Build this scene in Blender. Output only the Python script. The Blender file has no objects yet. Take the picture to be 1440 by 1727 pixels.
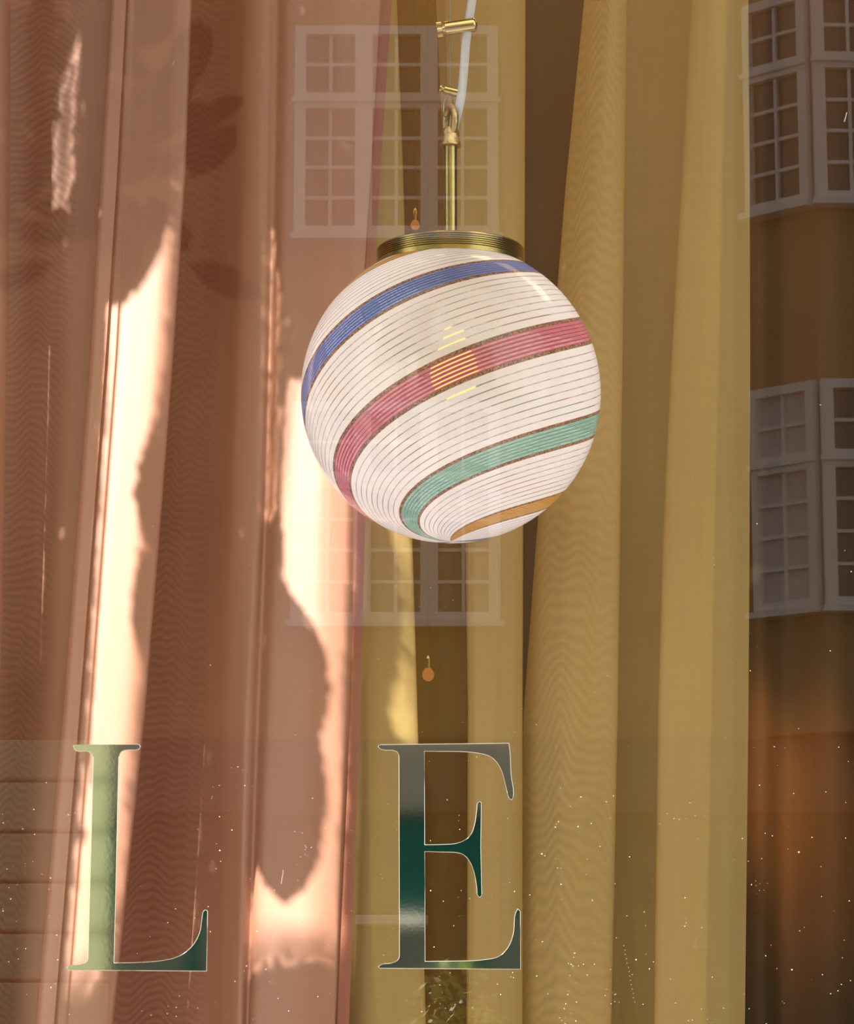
import bpy, bmesh, math, random
import numpy as np
from mathutils import Vector, Matrix

scene = bpy.context.scene
COL = scene.collection
random.seed(7)
rng = np.random.default_rng(7)
R = math.radians

# ------------------------------------------------------------------ camera
CAM = Vector((0.0, -3.0, 1.5))
PITCH = R(10.0)
F = 4600.0                                   # focal length in pixels of the 1440 x 1727 frame
cam_d = bpy.data.cameras.new('camera')
cam_d.sensor_fit = 'HORIZONTAL'
cam_d.sensor_width = 36.0
cam_d.lens = F / 1440.0 * 36.0
cam_d.clip_start = 0.05
cam_d.clip_end = 200
cam = bpy.data.objects.new('camera', cam_d)
cam.location = CAM
cam.rotation_euler = (R(90) + PITCH, 0, 0)
COL.objects.link(cam)
scene.camera = cam

# ------------------------------------------------------------------ sky
world = bpy.data.worlds.new('sky')
scene.world = world
world.use_nodes = True
wn = world.node_tree.nodes
wl = world.node_tree.links
wn.clear()
sky = wn.new('ShaderNodeTexSky')
sky.sky_type = 'NISHITA'
sky.sun_disc = False
sky.sun_elevation = R(36)
sky.sun_rotation = R(217)
sky.altitude = 50
sky.air_density = 1.0
sky.dust_density = 3.0
sky.ozone_density = 1.0
wmul = wn.new('ShaderNodeMixRGB')
wmul.blend_type = 'MIX'
wmul.inputs[0].default_value = 0.85
wl.new(sky.outputs[0], wmul.inputs[1])
wmul.inputs[2].default_value = (5.0, 4.6, 4.2, 1)      # thin bright haze over the blue
bg = wn.new('ShaderNodeBackground')
bg.inputs['Strength'].default_value = 0.37
wl.new(wmul.outputs[0], bg.inputs[0])
wo = wn.new('ShaderNodeOutputWorld')
wl.new(bg.outputs[0], wo.inputs[0])

# ------------------------------------------------------------------ sun
SUN = Vector((-0.75, -1.0, 0.90))            # direction towards the sun
sun_d = bpy.data.lights.new('sun', 'SUN')
sun_d.energy = 15.5
sun_d.angle = 0.005
sun_d.color = (1.0, 0.95, 0.93)
sun = bpy.data.objects.new('sun', sun_d)
sun.rotation_euler = SUN.to_track_quat('Z', 'Y').to_euler()
sun.location = SUN * 12
COL.objects.link(sun)

# ------------------------------------------------------------------ warm ceiling light inside the shop
def area(name, loc, rot, sx, sy, power, col):
    d = bpy.data.lights.new(name, 'AREA')
    d.shape = 'RECTANGLE'
    d.size, d.size_y = sx, sy
    d.energy = power
    d.color = col
    o = bpy.data.objects.new(name, d)
    o.location = loc
    o.rotation_euler = rot
    COL.objects.link(o)
    return o
area('ceiling_light_emitter', (0, 1.05, 3.70), (R(-14), 0, 0), 2.8, 0.25, 16.0, (1.0, 0.62, 0.33))

scene.view_settings.view_transform = 'Standard'
scene.view_settings.look = 'None'
scene.view_settings.gamma = 1.0
scene.view_settings.exposure = 0.0
scene.view_settings.use_curve_mapping = False
scene.cycles.transparent_max_bounces = 32
scene.cycles.max_bounces = 10
scene.cycles.sample_clamp_indirect = 6.0
scene.cycles.caustics_reflective = False
scene.cycles.caustics_refractive = False
scene.cycles.use_denoising = True

# ================================================================== helpers
CP, SP = math.cos(PITCH), math.sin(PITCH)
def at(x, y, Y):
    """point on the plane at depth Y that stands at pixel (x, y) of the photograph"""
    a, b = (x - 720.0) / F, (863.5 - y) / F
    d = Vector((a, CP - b * SP, SP + b * CP))
    return CAM + d * ((Y - CAM.y) / d.y)
def across(x, y, D):
    """point of the street front that the window pane mirrors at pixel (x, y); D metres in front of the pane"""
    p = at(x, y, D)
    return Vector((p.x, -p.y, p.z))
def py_of(z, Y):
    t = (z - CAM.z) / (Y - CAM.y)
    b = (t * CP - SP) / (CP + t * SP)
    return 863.5 - b * F
def dist(y, Y):
    b = (863.5 - y) / F
    return (Y - CAM.y) / (CP - b * SP)

def tag(o, label=None, cat=None, group=None, kind=None):
    if label: o['label'] = label
    if cat: o['category'] = cat
    if group: o['group'] = group
    if kind: o['kind'] = kind
    return o
def empty(name, loc=(0, 0, 0)):
    o = bpy.data.objects.new(name, None)
    o.location = loc
    o.empty_display_size = 0.05
    COL.objects.link(o)
    return o
def obj(name, mesh, mat=None, parent=None, smooth=False):
    if mat and not mesh.materials: mesh.materials.append(mat)
    if smooth:
        mesh.polygons.foreach_set('use_smooth', [True] * len(mesh.polygons))
    o = bpy.data.objects.new(name, mesh)
    COL.objects.link(o)
    if parent is not None:
        o.parent = parent
        w = Vector((0, 0, 0))
        q = parent
        while q is not None:
            w += q.location
            q = q.parent
        o.location = -w
    return o
def box_bm(bm, x0, x1, y0, y1, z0, z1, bevel=0.0):
    r = bmesh.ops.create_cube(bm, size=1.0)
    vs = r['verts']
    for v in vs:
        v.co = Vector(((x0 + x1) / 2 + v.co.x * (x1 - x0), (y0 + y1) / 2 + v.co.y * (y1 - y0), (z0 + z1) / 2 + v.co.z * (z1 - z0)))
    if bevel > 0:
        es = list({e for v in vs for e in v.link_edges})
        bmesh.ops.bevel(bm, geom=es, offset=bevel, segments=1, affect='EDGES', profile=0.5)
def mesh_of(bm, name='m'):
    me = bpy.data.meshes.new(name)
    bm.normal_update()
    bm.to_mesh(me)
    bm.free()
    return me
def box(name, x0, x1, y0, y1, z0, z1, mat, parent=None, bevel=0.0):
    bm = bmesh.new()
    box_bm(bm, min(x0, x1), max(x0, x1), min(y0, y1), max(y0, y1), min(z0, z1), max(z0, z1), bevel)
    return obj(name, mesh_of(bm), mat, parent)
def lathe_bm(bm, prof, M=Matrix.Identity(4), n=48, caps=True):
    rings = []
    for r, z in prof:
        rings.append([bm.verts.new(M @ Vector((r * math.cos(2 * math.pi * k / n), r * math.sin(2 * math.pi * k / n), z))) for k in range(n)])
    for a, b in zip(rings, rings[1:]):
        for k in range(n):
            bm.faces.new((a[k], a[(k + 1) % n], b[(k + 1) % n], b[k]))
    if caps:
        bm.faces.new(rings[0][::-1])
        bm.faces.new(rings[-1])
def lathe(name, prof, mat, parent=None, M=Matrix.Identity(4), n=48, caps=True, smooth=True):
    bm = bmesh.new()
    lathe_bm(bm, prof, M, n, caps)
    o = obj(name, mesh_of(bm), mat, parent, smooth)
    if smooth:
        o.data.set_sharp_from_angle(angle=R(35))
    return o
def tube_bm(bm, pts, radius, n=10, ry=None, up=Vector((0, 1, 0)), closed=False):
    pts = [Vector(p) for p in pts]
    rings = []
    m = len(pts)
    for i, p in enumerate(pts):
        if closed:
            t = (pts[(i + 1) % m] - pts[i - 1]).normalized()
        else:
            t = (pts[min(i + 1, m - 1)] - pts[max(i - 1, 0)]).normalized()
        s = t.cross(up)
        if s.length < 1e-4: s = t.cross(Vector((1, 0, 0)))
        s.normalize()
        u = s.cross(t).normalized()
        rr = radius[i] if isinstance(radius, (list, tuple)) else radius
        r2 = ry if ry else rr
        rings.append([bm.verts.new(p + s * (rr * math.cos(2 * math.pi * k / n)) + u * (r2 * math.sin(2 * math.pi * k / n))) for k in range(n)])
    prs = list(zip(rings, rings[1:])) + ([(rings[-1], rings[0])] if closed else [])
    for a, b in prs:
        for k in range(n):
            bm.faces.new((a[k], a[(k + 1) % n], b[(k + 1) % n], b[k]))
    if not closed:
        bm.faces.new(rings[0][::-1]); bm.faces.new(rings[-1])
def tube(name, pts, radius, mat, parent=None, n=10, ry=None, up=Vector((0, 1, 0)), closed=False):
    bm = bmesh.new()
    tube_bm(bm, pts, radius, n, ry, up, closed)
    bmesh.ops.recalc_face_normals(bm, faces=bm.faces)
    o = obj(name, mesh_of(bm), mat, parent, True)
    o.data.set_sharp_from_angle(angle=R(50))
    return o
def catmull(pts, k):
    pts = [np.array(p, float) for p in pts]
    P = [2 * pts[0] - pts[1]] + pts + [2 * pts[-1] - pts[-2]]
    out = []
    for i in range(1, len(P) - 2):
        for j in range(k):
            t = j / k
            p0, p1, p2, p3 = P[i - 1], P[i], P[i + 1], P[i + 2]
            out.append(0.5 * ((2 * p1) + (-p0 + p2) * t + (2 * p0 - 5 * p1 + 4 * p2 - p3) * t * t + (-p0 + 3 * p1 - 3 * p2 + p3) * t ** 3))
    out.append(P[-2])
    return out

# ------------------------------------------------------------------ materials
def new_mat(name):
    m = bpy.data.materials.new(name)
    m.use_nodes = True
    m.node_tree.nodes.clear()
    return m, m.node_tree.nodes, m.node_tree.links
def out_of(n, l, sh):
    o = n.new('ShaderNodeOutputMaterial')
    l.new(sh, o.inputs['Surface'])
    return o
def math_n(n, l, op, a, b=None, c=None, clamp=False):
    m = n.new('ShaderNodeMath')
    m.operation = op
    m.use_clamp = clamp
    for i, v in enumerate((a, b, c)):
        if v is None: continue
        if isinstance(v, (int, float)): m.inputs[i].default_value = v
        else: l.new(v, m.inputs[i])
    return m.outputs[0]
def principled(name, col, rough=0.5, metal=0.0, noise=0.0, scale=20.0, bump=0.0, bscale=60.0, spec=0.5, stretch=(1, 1, 1)):
    m, n, l = new_mat(name)
    p = n.new('ShaderNodeBsdfPrincipled')
    p.inputs['Roughness'].default_value = rough
    p.inputs['Metallic'].default_value = metal
    p.inputs['Specular IOR Level'].default_value = spec
    tc = n.new('ShaderNodeTexCoord')
    mp = n.new('ShaderNodeMapping')
    mp.inputs['Scale'].default_value = stretch
    l.new(tc.outputs['Object'], mp.inputs[0])
    c = (*col, 1)
    if noise > 0:
        t = n.new('ShaderNodeTexNoise')
        t.inputs['Scale'].default_value = scale
        t.inputs['Detail'].default_value = 5
        l.new(mp.outputs[0], t.inputs['Vector'])
        r = n.new('ShaderNodeValToRGB')
        r.color_ramp.elements[0].color = (*[x * (1 - noise) for x in col], 1)
        r.color_ramp.elements[1].color = (*[min(1, x * (1 + noise)) for x in col], 1)
        r.color_ramp.elements[0].position = 0.3
        r.color_ramp.elements[1].position = 0.7
        l.new(t.outputs['Fac'], r.inputs[0])
        l.new(r.outputs[0], p.inputs['Base Color'])
    else:
        p.inputs['Base Color'].default_value = c
    if bump > 0:
        t2 = n.new('ShaderNodeTexNoise')
        t2.inputs['Scale'].default_value = bscale
        t2.inputs['Detail'].default_value = 3
        l.new(mp.outputs[0], t2.inputs['Vector'])
        b = n.new('ShaderNodeBump')
        b.inputs['Strength'].default_value = bump
        b.inputs['Distance'].default_value = 0.002
        l.new(t2.outputs['Fac'], b.inputs['Height'])
        l.new(b.outputs[0], p.inputs['Normal'])
    out_of(n, l, p.outputs[0])
    return m
def emission(name, col, s):
    m, n, l = new_mat(name)
    e = n.new('ShaderNodeEmission')
    e.inputs[0].default_value = (*col, 1)
    e.inputs[1].default_value = s
    out_of(n, l, e.outputs[0])
    return m
def fabric(name, col, thin=0.3, sheen=0.06, trans=0.5, moire=0.0, thread=700.0):
    """sheer woven cloth: threads that scatter and pass light, open gaps between them; the UV map runs along the cloth in metres"""
    m, n, l = new_mat(name)
    uv = n.new('ShaderNodeUVMap'); uv.uv_map = 'cloth'
    nz = n.new('ShaderNodeTexNoise')
    mp = n.new('ShaderNodeMapping'); mp.inputs['Scale'].default_value = (90, 6, 1)
    l.new(uv.outputs[0], mp.inputs[0]); l.new(mp.outputs[0], nz.inputs['Vector'])
    nz.inputs['Scale'].default_value = 1.0; nz.inputs['Detail'].default_value = 4
    nz2 = n.new('ShaderNodeTexNoise')
    mp2 = n.new('ShaderNodeMapping'); mp2.inputs['Scale'].default_value = (8, 420, 1)
    l.new(uv.outputs[0], mp2.inputs[0]); l.new(mp2.outputs[0], nz2.inputs['Vector'])
    nz2.inputs['Scale'].default_value = 1.0
    v = math_n(n, l, 'ADD', math_n(n, l, 'MULTIPLY', nz.outputs['Fac'], 0.16), math_n(n, l, 'MULTIPLY', nz2.outputs['Fac'], 0.12))
    v = math_n(n, l, 'ADD', v, 0.86)
    hsv = n.new('ShaderNodeMixRGB'); hsv.blend_type = 'MULTIPLY'; hsv.inputs[0].default_value = 1
    hsv.inputs[1].default_value = (*col, 1)
    comb = n.new('ShaderNodeCombineColor')
    for i in range(3): l.new(v, comb.inputs[i])
    l.new(comb.outputs[0], hsv.inputs[2])
    d = n.new('ShaderNodeBsdfDiffuse'); l.new(hsv.outputs[0], d.inputs[0])
    t = n.new('ShaderNodeBsdfTranslucent'); l.new(hsv.outputs[0], t.inputs[0])
    mx = n.new('ShaderNodeMixShader'); mx.inputs[0].default_value = trans
    l.new(d.outputs[0], mx.inputs[1]); l.new(t.outputs[0], mx.inputs[2])
    g = n.new('ShaderNodeBsdfGlossy'); g.inputs['Roughness'].default_value = 0.5; g.inputs[0].default_value = (1, 0.95, 0.9, 1)
    mg = n.new('ShaderNodeMixShader'); mg.inputs[0].default_value = sheen
    l.new(mx.outputs[0], mg.inputs[1]); l.new(g.outputs[0], mg.inputs[2])
    tr = n.new('ShaderNodeBsdfTransparent')
    fac = n.new('ShaderNodeValue'); fac.outputs[0].default_value = thin
    fo = fac.outputs[0]
    if moire > 0:
        # watered-silk figure where two layers of the weave run at a slight angle
        sx = n.new('ShaderNodeSeparateXYZ'); l.new(uv.outputs[0], sx.inputs[0])
        big = n.new('ShaderNodeTexNoise'); big.inputs['Scale'].default_value = 1.0; big.inputs['Detail'].default_value = 1.0
        mb = n.new('ShaderNodeMapping'); mb.inputs['Scale'].default_value = (26, 5, 1)
        l.new(uv.outputs[0], mb.inputs[0]); l.new(mb.outputs[0], big.inputs['Vector'])
        at_ = n.new('ShaderNodeAttribute'); at_.attribute_name = 'moire'
        ch = math_n(n, l, 'ABSOLUTE', math_n(n, l, 'SUBTRACT', at_.outputs['Fac'], 0.5))      # 0 in the middle of the figured strip
        ph = math_n(n, l, 'ADD', math_n(n, l, 'MULTIPLY', sx.outputs[1], thread), math_n(n, l, 'MULTIPLY', ch, 38.0))
        ph = math_n(n, l, 'ADD', ph, math_n(n, l, 'MULTIPLY', big.outputs['Fac'], 34.0))
        s = math_n(n, l, 'SINE', ph)
        env = math_n(n, l, 'SUBTRACT', 1.0, math_n(n, l, 'MULTIPLY', ch, 2.0), clamp=True)
        env = math_n(n, l, 'POWER', env, 0.6)
        fo = math_n(n, l, 'ADD', fo, math_n(n, l, 'MULTIPLY', math_n(n, l, 'MULTIPLY', s, env), moire), clamp=True)
    mt = n.new('ShaderNodeMixShader')
    l.new(fo, mt.inputs[0])
    l.new(mg.outputs[0], mt.inputs[1]); l.new(tr.outputs[0], mt.inputs[2])
    out_of(n, l, mt.outputs[0])
    return m

BRASS = principled('polished_brass', (0.80, 0.60, 0.24), 0.18, 1.0, noise=0.10, scale=40)
BRASS_AGED = principled('aged_brass', (0.56, 0.46, 0.17), 0.27, 1.0, noise=0.18, scale=25)
BRASS_RAW = principled('raw_cast_brass', (0.72, 0.52, 0.24), 0.38, 1.0, noise=0.2, scale=60, bump=0.5, bscale=300)
STEEL = principled('steel_wire', (0.45, 0.45, 0.45), 0.35, 1.0)
CORDM = principled('white_cord', (0.80, 0.79, 0.80), 0.5)
DARKWALL = principled('dark_brown_wall', (0.10, 0.055, 0.025), 0.8, noise=0.2, scale=4)
OAK = principled('oak_floor', (0.16, 0.09, 0.045), 0.5, noise=0.3, scale=6, stretch=(12, 1, 1))
CEIL = principled('shop_ceiling', (0.35, 0.25, 0.16), 0.8)
FRAMEM = principled('window_frame_paint', (0.03, 0.06, 0.05), 0.4)
OCHRE = principled('ochre_render', (0.42, 0.26, 0.10), 0.85, noise=0.15, scale=1.2)
WHITEW = principled('white_window_paint', (0.80, 0.80, 0.82), 0.5)
OLIVE = principled('olive_stone', (0.60, 0.63, 0.36), 0.8, noise=0.06, scale=3)
MORTAR = principled('dark_joint', (0.10, 0.11, 0.06), 0.9)
GREENP = principled('dark_green_paint', (0.002, 0.055, 0.042), 0.5, noise=0.1, scale=3, spec=0.1)
RISER = principled('dark_riser', (0.050, 0.060, 0.042), 0.6, noise=0.2, scale=3)
GREYP = principled('grey_fascia', (0.10, 0.092, 0.072), 0.6, noise=0.12, scale=2)
CREAM = principled('cream_ledge', (0.85, 0.82, 0.72), 0.6)
ASPH = principled('asphalt', (0.10, 0.095, 0.09), 0.9, noise=0.25, scale=30)
PAVE = principled('paving', (0.33, 0.30, 0.27), 0.85, noise=0.15, scale=8)
LEAFM = principled('green_leaf', (0.10, 0.16, 0.04), 0.55, noise=0.25, scale=9)
LIME = principled('lime_leaf', (0.42, 0.50, 0.10), 0.5, noise=0.3, scale=30)
BARK = principled('bark', (0.12, 0.085, 0.055), 0.9, noise=0.35, scale=18, bump=0.8)
ROOFM = principled('roof_tile', (0.20, 0.09, 0.06), 0.8, noise=0.2, scale=6)
DARKGLASS = principled('window_glass_dark', (0.05, 0.05, 0.06), 0.06, spec=0.8)
BLIND = principled('window_blind_white', (0.55, 0.55, 0.57), 0.6)
DUSTM = principled('dust', (0.85, 0.82, 0.72), 0.9)

# ================================================================== shop shell (structure)
GX0, GX1, GZ0, GZ1 = -1.5, 1.5, 0.45, 3.62
RX, RY1, RZ = 2.3, 2.9, 3.8
def struct(o):
    o['kind'] = 'structure'
    return o
struct(box('floor', -RX, RX, 0.10, RY1, -0.08, 0.0, OAK))
struct(box('ceiling', -RX, RX, -0.10, RY1, RZ, RZ + 0.1, CEIL))
struct(box('wall_left', -RX - 0.1, -RX, 0.10, RY1, 0, RZ, DARKWALL))
struct(box('wall_right', RX, RX + 0.1, 0.10, RY1, 0, RZ, DARKWALL))
struct(box('wall_back', -RX - 0.1, RX + 0.1, RY1, RY1 + 0.1, 0, RZ, DARKWALL))
bm = bmesh.new()
for b in ((-RX - 0.1, GX0 - 0.06, 0, RZ), (GX1 + 0.06, RX + 0.1, 0, RZ), (GX0 - 0.06, GX1 + 0.06, 0, GZ0 - 0.06), (GX0 - 0.06, GX1 + 0.06, GZ1 + 0.06, RZ)):
    box_bm(bm, b[0], b[1], -0.10, 0.10, b[2], b[3])
struct(obj('wall_front', mesh_of(bm), FRAMEM))
struct(box('ground', -14, 14, -24, -1.6, -0.30, -0.15, ASPH))
struct(box('pavement', -14, 14, -1.6, 0.10, -0.30, 0.0, PAVE))

m, n, l = new_mat('window_pane_glass')
lw = n.new('ShaderNodeLayerWeight'); lw.inputs[0].default_value = 0.5
f5 = math_n(n, l, 'POWER', lw.outputs['Facing'], 5.0)
fr = math_n(n, l, 'ADD', math_n(n, l, 'MULTIPLY', f5, 0.95), 0.036)
tr = n.new('ShaderNodeBsdfTransparent'); tr.inputs[0].default_value = (0.985, 0.99, 0.975, 1)
gl = n.new('ShaderNodeBsdfGlossy'); gl.inputs['Roughness'].default_value = 0.0; gl.inputs[0].default_value = (1, 1, 1, 1)
mx = n.new('ShaderNodeMixShader')
l.new(fr, mx.inputs[0]); l.new(tr.outputs[0], mx.inputs[1]); l.new(gl.outputs[0], mx.inputs[2])
out_of(n, l, mx.outputs[0])
GLASS = m
win = empty('window_1', (0, 0, GZ0))
struct(win)
box('pane', GX0, GX1, 0.0, 0.008, GZ0, GZ1, GLASS, win)
bm = bmesh.new()
for b in ((GX0 - 0.06, GX0 + 0.01, GZ0 - 0.06, GZ1 + 0.06), (GX1 - 0.01, GX1 + 0.06, GZ0 - 0.06, GZ1 + 0.06), (GX0, GX1, GZ0 - 0.06, GZ0 + 0.01), (GX0, GX1, GZ1 - 0.01, GZ1 + 0.06)):
    box_bm(bm, b[0], b[1], -0.025, 0.035, b[2], b[3], 0.004)
obj('frame', mesh_of(bm), FRAMEM, win)

# ================================================================== curtains
YK = [0, 300, 600, 900, 1200, 1727]
def curtain(name, knots, mat, z0, z1, nz=150, sub=9, moire=None, ripple=0.0, seed=0, solid=False):
    """cloth whose cross-section runs through the knots; knot = (pixel x at the six heights YK, depth Y)"""
    ys = np.array(YK, float)
    zs = np.linspace(z0, z1, nz)
    nk = len(knots)
    Y0 = np.array([k[1] for k in knots])
    rows = []
    r_ = np.random.default_rng(seed)
    phs = r_.uniform(0, 6.28, 6)
    for z in zs:
        pts = []
        for k in range(nk):
            py = py_of(z, Y0[k])
            xs = knots[k][0]
            if py < 0: x = xs[0] + (xs[1] - xs[0]) / 300.0 * max(py, -500)
            elif py > 1727: x = xs[5] + (xs[5] - xs[4]) / 527.0 * min(py - 1727, 500)
            else: x = np.interp(py, ys, xs)
            pts.append(((x - 720.0) / F * dist(py, Y0[k]), Y0[k]))
        c = np.array(catmull(pts, sub))
        if ripple:
            s = np.arange(len(c)) / sub
            c[:, 1] += ripple * (np.sin(s * 2.1 + phs[0] + z * 1.3) * 0.6 + np.sin(s * 3.7 + phs[1] - z * 2.1) * 0.4)
        rows.append(c)
    rows = np.array(rows)
    nu = rows.shape[1]
    V = np.zeros((nz, nu, 3))
    V[:, :, 0] = rows[:, :, 0]; V[:, :, 1] = rows[:, :, 1]; V[:, :, 2] = zs[:, None]
    seg = np.sqrt(((rows[:, 1:] - rows[:, :-1]) ** 2).sum(-1))
    U = np.zeros((nz, nu)); U[:, 1:] = np.cumsum(seg.mean(0))[None]
    faces = [(i * nu + j, i * nu + j + 1, (i + 1) * nu + j + 1, (i + 1) * nu + j) for i in range(nz - 1) for j in range(nu - 1)]
    me = bpy.data.meshes.new(name)
    me.from_pydata(V.reshape(-1, 3).tolist(), [], faces)
    uvl = me.uv_layers.new(name='cloth')
    li = np.zeros(len(me.loops), dtype=np.int32)
    me.loops.foreach_get('vertex_index', li)
    uvs = np.stack([U.reshape(-1)[li], V[:, :, 2].reshape(-1)[li]], 1)
    uvl.data.foreach_set('uv', uvs.reshape(-1).astype(np.float32))
    a = me.attributes.new('moire', 'FLOAT', 'POINT')
    mv = np.zeros((nz, nu))
    if moire:
        for k0, k1 in moire:
            j0, j1 = k0 * sub, k1 * sub
            mv[:, j0:j1 + 1] = np.linspace(0, 1, j1 - j0 + 1)[None]
    a.data.foreach_set('value', mv.reshape(-1).astype(np.float32))
    o = obj(name, me, mat, None, True)
    return o

PINK = fabric('pink_sheer', (0.57, 0.250, 0.150), thin=0.09, trans=0.18, sheen=0.11, moire=0.12, thread=560.0)
GOLD = fabric('gold_sheer', (0.74, 0.525, 0.175), thin=0.36, trans=0.24, moire=0.05, thread=330.0)
pink_knots = [
    ([660, 640, 622, 615, 607, 588], 0.500),
    ([645, 628, 608, 600, 592, 568], 0.499),
    ([600, 590, 585, 580, 575, 560], 0.490),
    ([555, 545, 535, 530, 525, 510], 0.488),
    ([490, 482, 474, 468, 455, 430], 0.508),
    ([466, 462, 456, 448, 436, 418], 0.530),
    ([446, 442, 440, 432, 416, 402], 0.528),
    ([415, 412, 405, 395, 388, 376], 0.550),
    ([392, 388, 378, 365, 357, 350], 0.580),
    ([350, 345, 330, 312, 300, 285], 0.612),
    ([300, 290, 272, 248, 238, 210], 0.630),
    ([240, 228, 208, 182, 170, 140], 0.625),
    ([225, 212, 190, 165, 150, 118], 0.600),
    ([262, 250, 232, 205, 190, 150], 0.570),
    ([322, 311, 291, 268, 244, 190], 0.508),
    ([302, 291, 270, 246, 223, 173], 0.493),
    ([255, 242, 222, 197, 174, 134], 0.496),
    ([228, 217, 200, 178, 156, 116], 0.499),
    ([219, 210, 193, 170, 148, 108], 0.497),
    ([205, 190, 172, 148, 127, 84], 0.502),
    ([187, 169, 152, 129, 106, 60], 0.512),
    ([215, 197, 178, 156, 133, 90], 0.520),
    ([196, 180, 160, 140, 116, 70], 0.548),
    ([150, 140, 120, 100, 80, 30], 0.572),
    ([100, 92, 80, 66, 50, 5], 0.590),
    ([45, 40, 30, 18, 5, -35], 0.600),
    ([-20, -22, -30, -40, -50, -80], 0.585),
    ([-15, -18, -22, -30, -35, -55], 0.560),
    ([18, 16, 12, 6, 0, -20], 0.530),
    ([-30, -32, -36, -45, -55, -80], 0.502),
    ([-110, -112, -118, -125, -135, -160], 0.510),
    ([-150, -152, -160, -170, -180, -210], 0.560),
    ([-230, -235, -240, -250, -260, -280], 0.590),
    ([-200, -205, -210, -220, -230, -250], 0.540),
    ([-290, -295, -300, -310, -320, -340], 0.500),
    ([-380, -385, -390, -400, -410, -430], 0.560),
    ([-460, -465, -470, -480, -490, -500], 0.510),
    ([-560, -565, -570, -580, -590, -600], 0.570),
    ([-650, -655, -660, -670, -680, -690], 0.510),
]
pink = curtain('sheer_curtain', pink_knots, PINK, 0.06, 3.55, moire=[(8, 11), (23, 26)], seed=1)
tag(pink, 'salmon pink sheer curtain with deep folds hanging behind the letter L', 'curtain')
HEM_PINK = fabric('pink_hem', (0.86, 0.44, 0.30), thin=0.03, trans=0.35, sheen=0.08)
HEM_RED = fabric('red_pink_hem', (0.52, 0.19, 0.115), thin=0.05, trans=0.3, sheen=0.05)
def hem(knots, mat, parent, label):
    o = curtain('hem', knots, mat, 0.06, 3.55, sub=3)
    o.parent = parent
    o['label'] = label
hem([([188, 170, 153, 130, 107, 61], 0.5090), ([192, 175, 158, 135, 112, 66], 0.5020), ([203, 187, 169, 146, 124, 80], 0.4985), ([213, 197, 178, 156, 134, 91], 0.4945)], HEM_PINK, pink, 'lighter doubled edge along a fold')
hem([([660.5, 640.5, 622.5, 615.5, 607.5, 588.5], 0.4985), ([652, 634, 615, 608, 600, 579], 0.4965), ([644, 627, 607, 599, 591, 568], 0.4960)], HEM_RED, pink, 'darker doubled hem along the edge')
gold_a_knots = [
    ([735, 750, 765, 785, 789, 787], 0.600),
    ([790, 795, 800, 812, 815, 815], 0.598),
    ([850, 850, 850, 852, 852, 852], 0.590),
    ([886, 885, 884, 882, 881, 881], 0.570),
    ([845, 845, 845, 845, 845, 845], 0.552),
    ([790, 792, 800, 805, 805, 805], 0.562),
    ([750, 760, 772, 789, 792, 790], 0.570),
]
gold_a = curtain('sheer_curtain', gold_a_knots, GOLD, 0.06, 3.55, seed=2)
tag(gold_a, 'narrow golden yellow sheer curtain between two dark gaps, behind the lamp and letter E', 'curtain')
gold_c_knots = [
    ([585, 595, 602, 610, 618, 630], 0.556),
    ([645, 655, 662, 670, 678, 690], 0.556),
    ([625, 635, 645, 652, 660, 672], 0.554),
    ([645, 656, 664, 672, 682, 695], 0.5475),
    ([669, 680, 688, 695, 704, 718], 0.540),
    ([645, 655, 662, 668, 676, 690], 0.526),
    ([610, 615, 620, 628, 632, 645], 0.518),
    ([570, 575, 580, 585, 590, 600], 0.526),
    ([520, 525, 530, 535, 540, 550], 0.556),
]
gold_c = curtain('sheer_curtain', gold_c_knots, GOLD, 0.06, 3.55, seed=5)
tag(gold_c, 'slim strip of golden sheer curtain peeping out from behind the pink curtain edge', 'curtain')
gold_b_knots = [
    ([1262, 1264, 1265, 1264, 1262, 1256], 0.520),
    ([1225, 1225, 1225, 1222, 1220, 1215], 0.506),
    ([1190, 1185, 1175, 1168, 1162, 1155], 0.510),
    ([1165, 1150, 1132, 1118, 1110, 1103], 0.528),
    ([1195, 1185, 1175, 1165, 1155, 1145], 0.552),
    ([1225, 1218, 1212, 1205, 1200, 1190], 0.580),
    ([1180, 1170, 1160, 1150, 1140, 1130], 0.606),
    ([1110, 1100, 1088, 1080, 1074, 1066], 0.612),
    ([1050, 1045, 1040, 1030, 1020, 1010], 0.606),
    ([1000, 985, 968, 955, 945, 940], 0.600),
    ([1010, 998, 985, 975, 968, 960], 0.582),
    ([1057, 1053, 1050, 1046, 1042, 1031], 0.562),
    ([1030, 1015, 1000, 990, 980, 968], 0.546),
    ([1000, 975, 955, 930, 915, 905], 0.570),
    ([985, 955, 930, 905, 883, 872], 0.604),
    ([1005, 980, 958, 930, 908, 898], 0.622),
    ([1035, 1015, 995, 970, 950, 940], 0.626),
]
gold_b = curtain('sheer_curtain', gold_b_knots, GOLD, 0.06, 3.55, moire=[(11, 14)], seed=3)
tag(gold_b, 'wide golden yellow sheer curtain with its straight edge beside the bare dark strip', 'curtain')
VOILE = fabric('gold_voile', (0.80, 0.52, 0.10), thin=0.64, trans=0.3, sheen=0.0)
voile = curtain('voile_curtain', [([640, 650, 660, 670, 680, 690], 0.690), ([690, 700, 712, 722, 730, 740], 0.672), ([740, 745, 752, 760, 770, 775], 0.684), ([800, 805, 815, 825, 830, 830], 0.668), ([835, 835, 840, 840, 840, 840], 0.680)], VOILE, 0.06, 3.55, nz=40, seed=6)
tag(voile, 'very thin dark golden voile showing in the dark gap beside the lamp stem', 'curtain')
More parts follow.
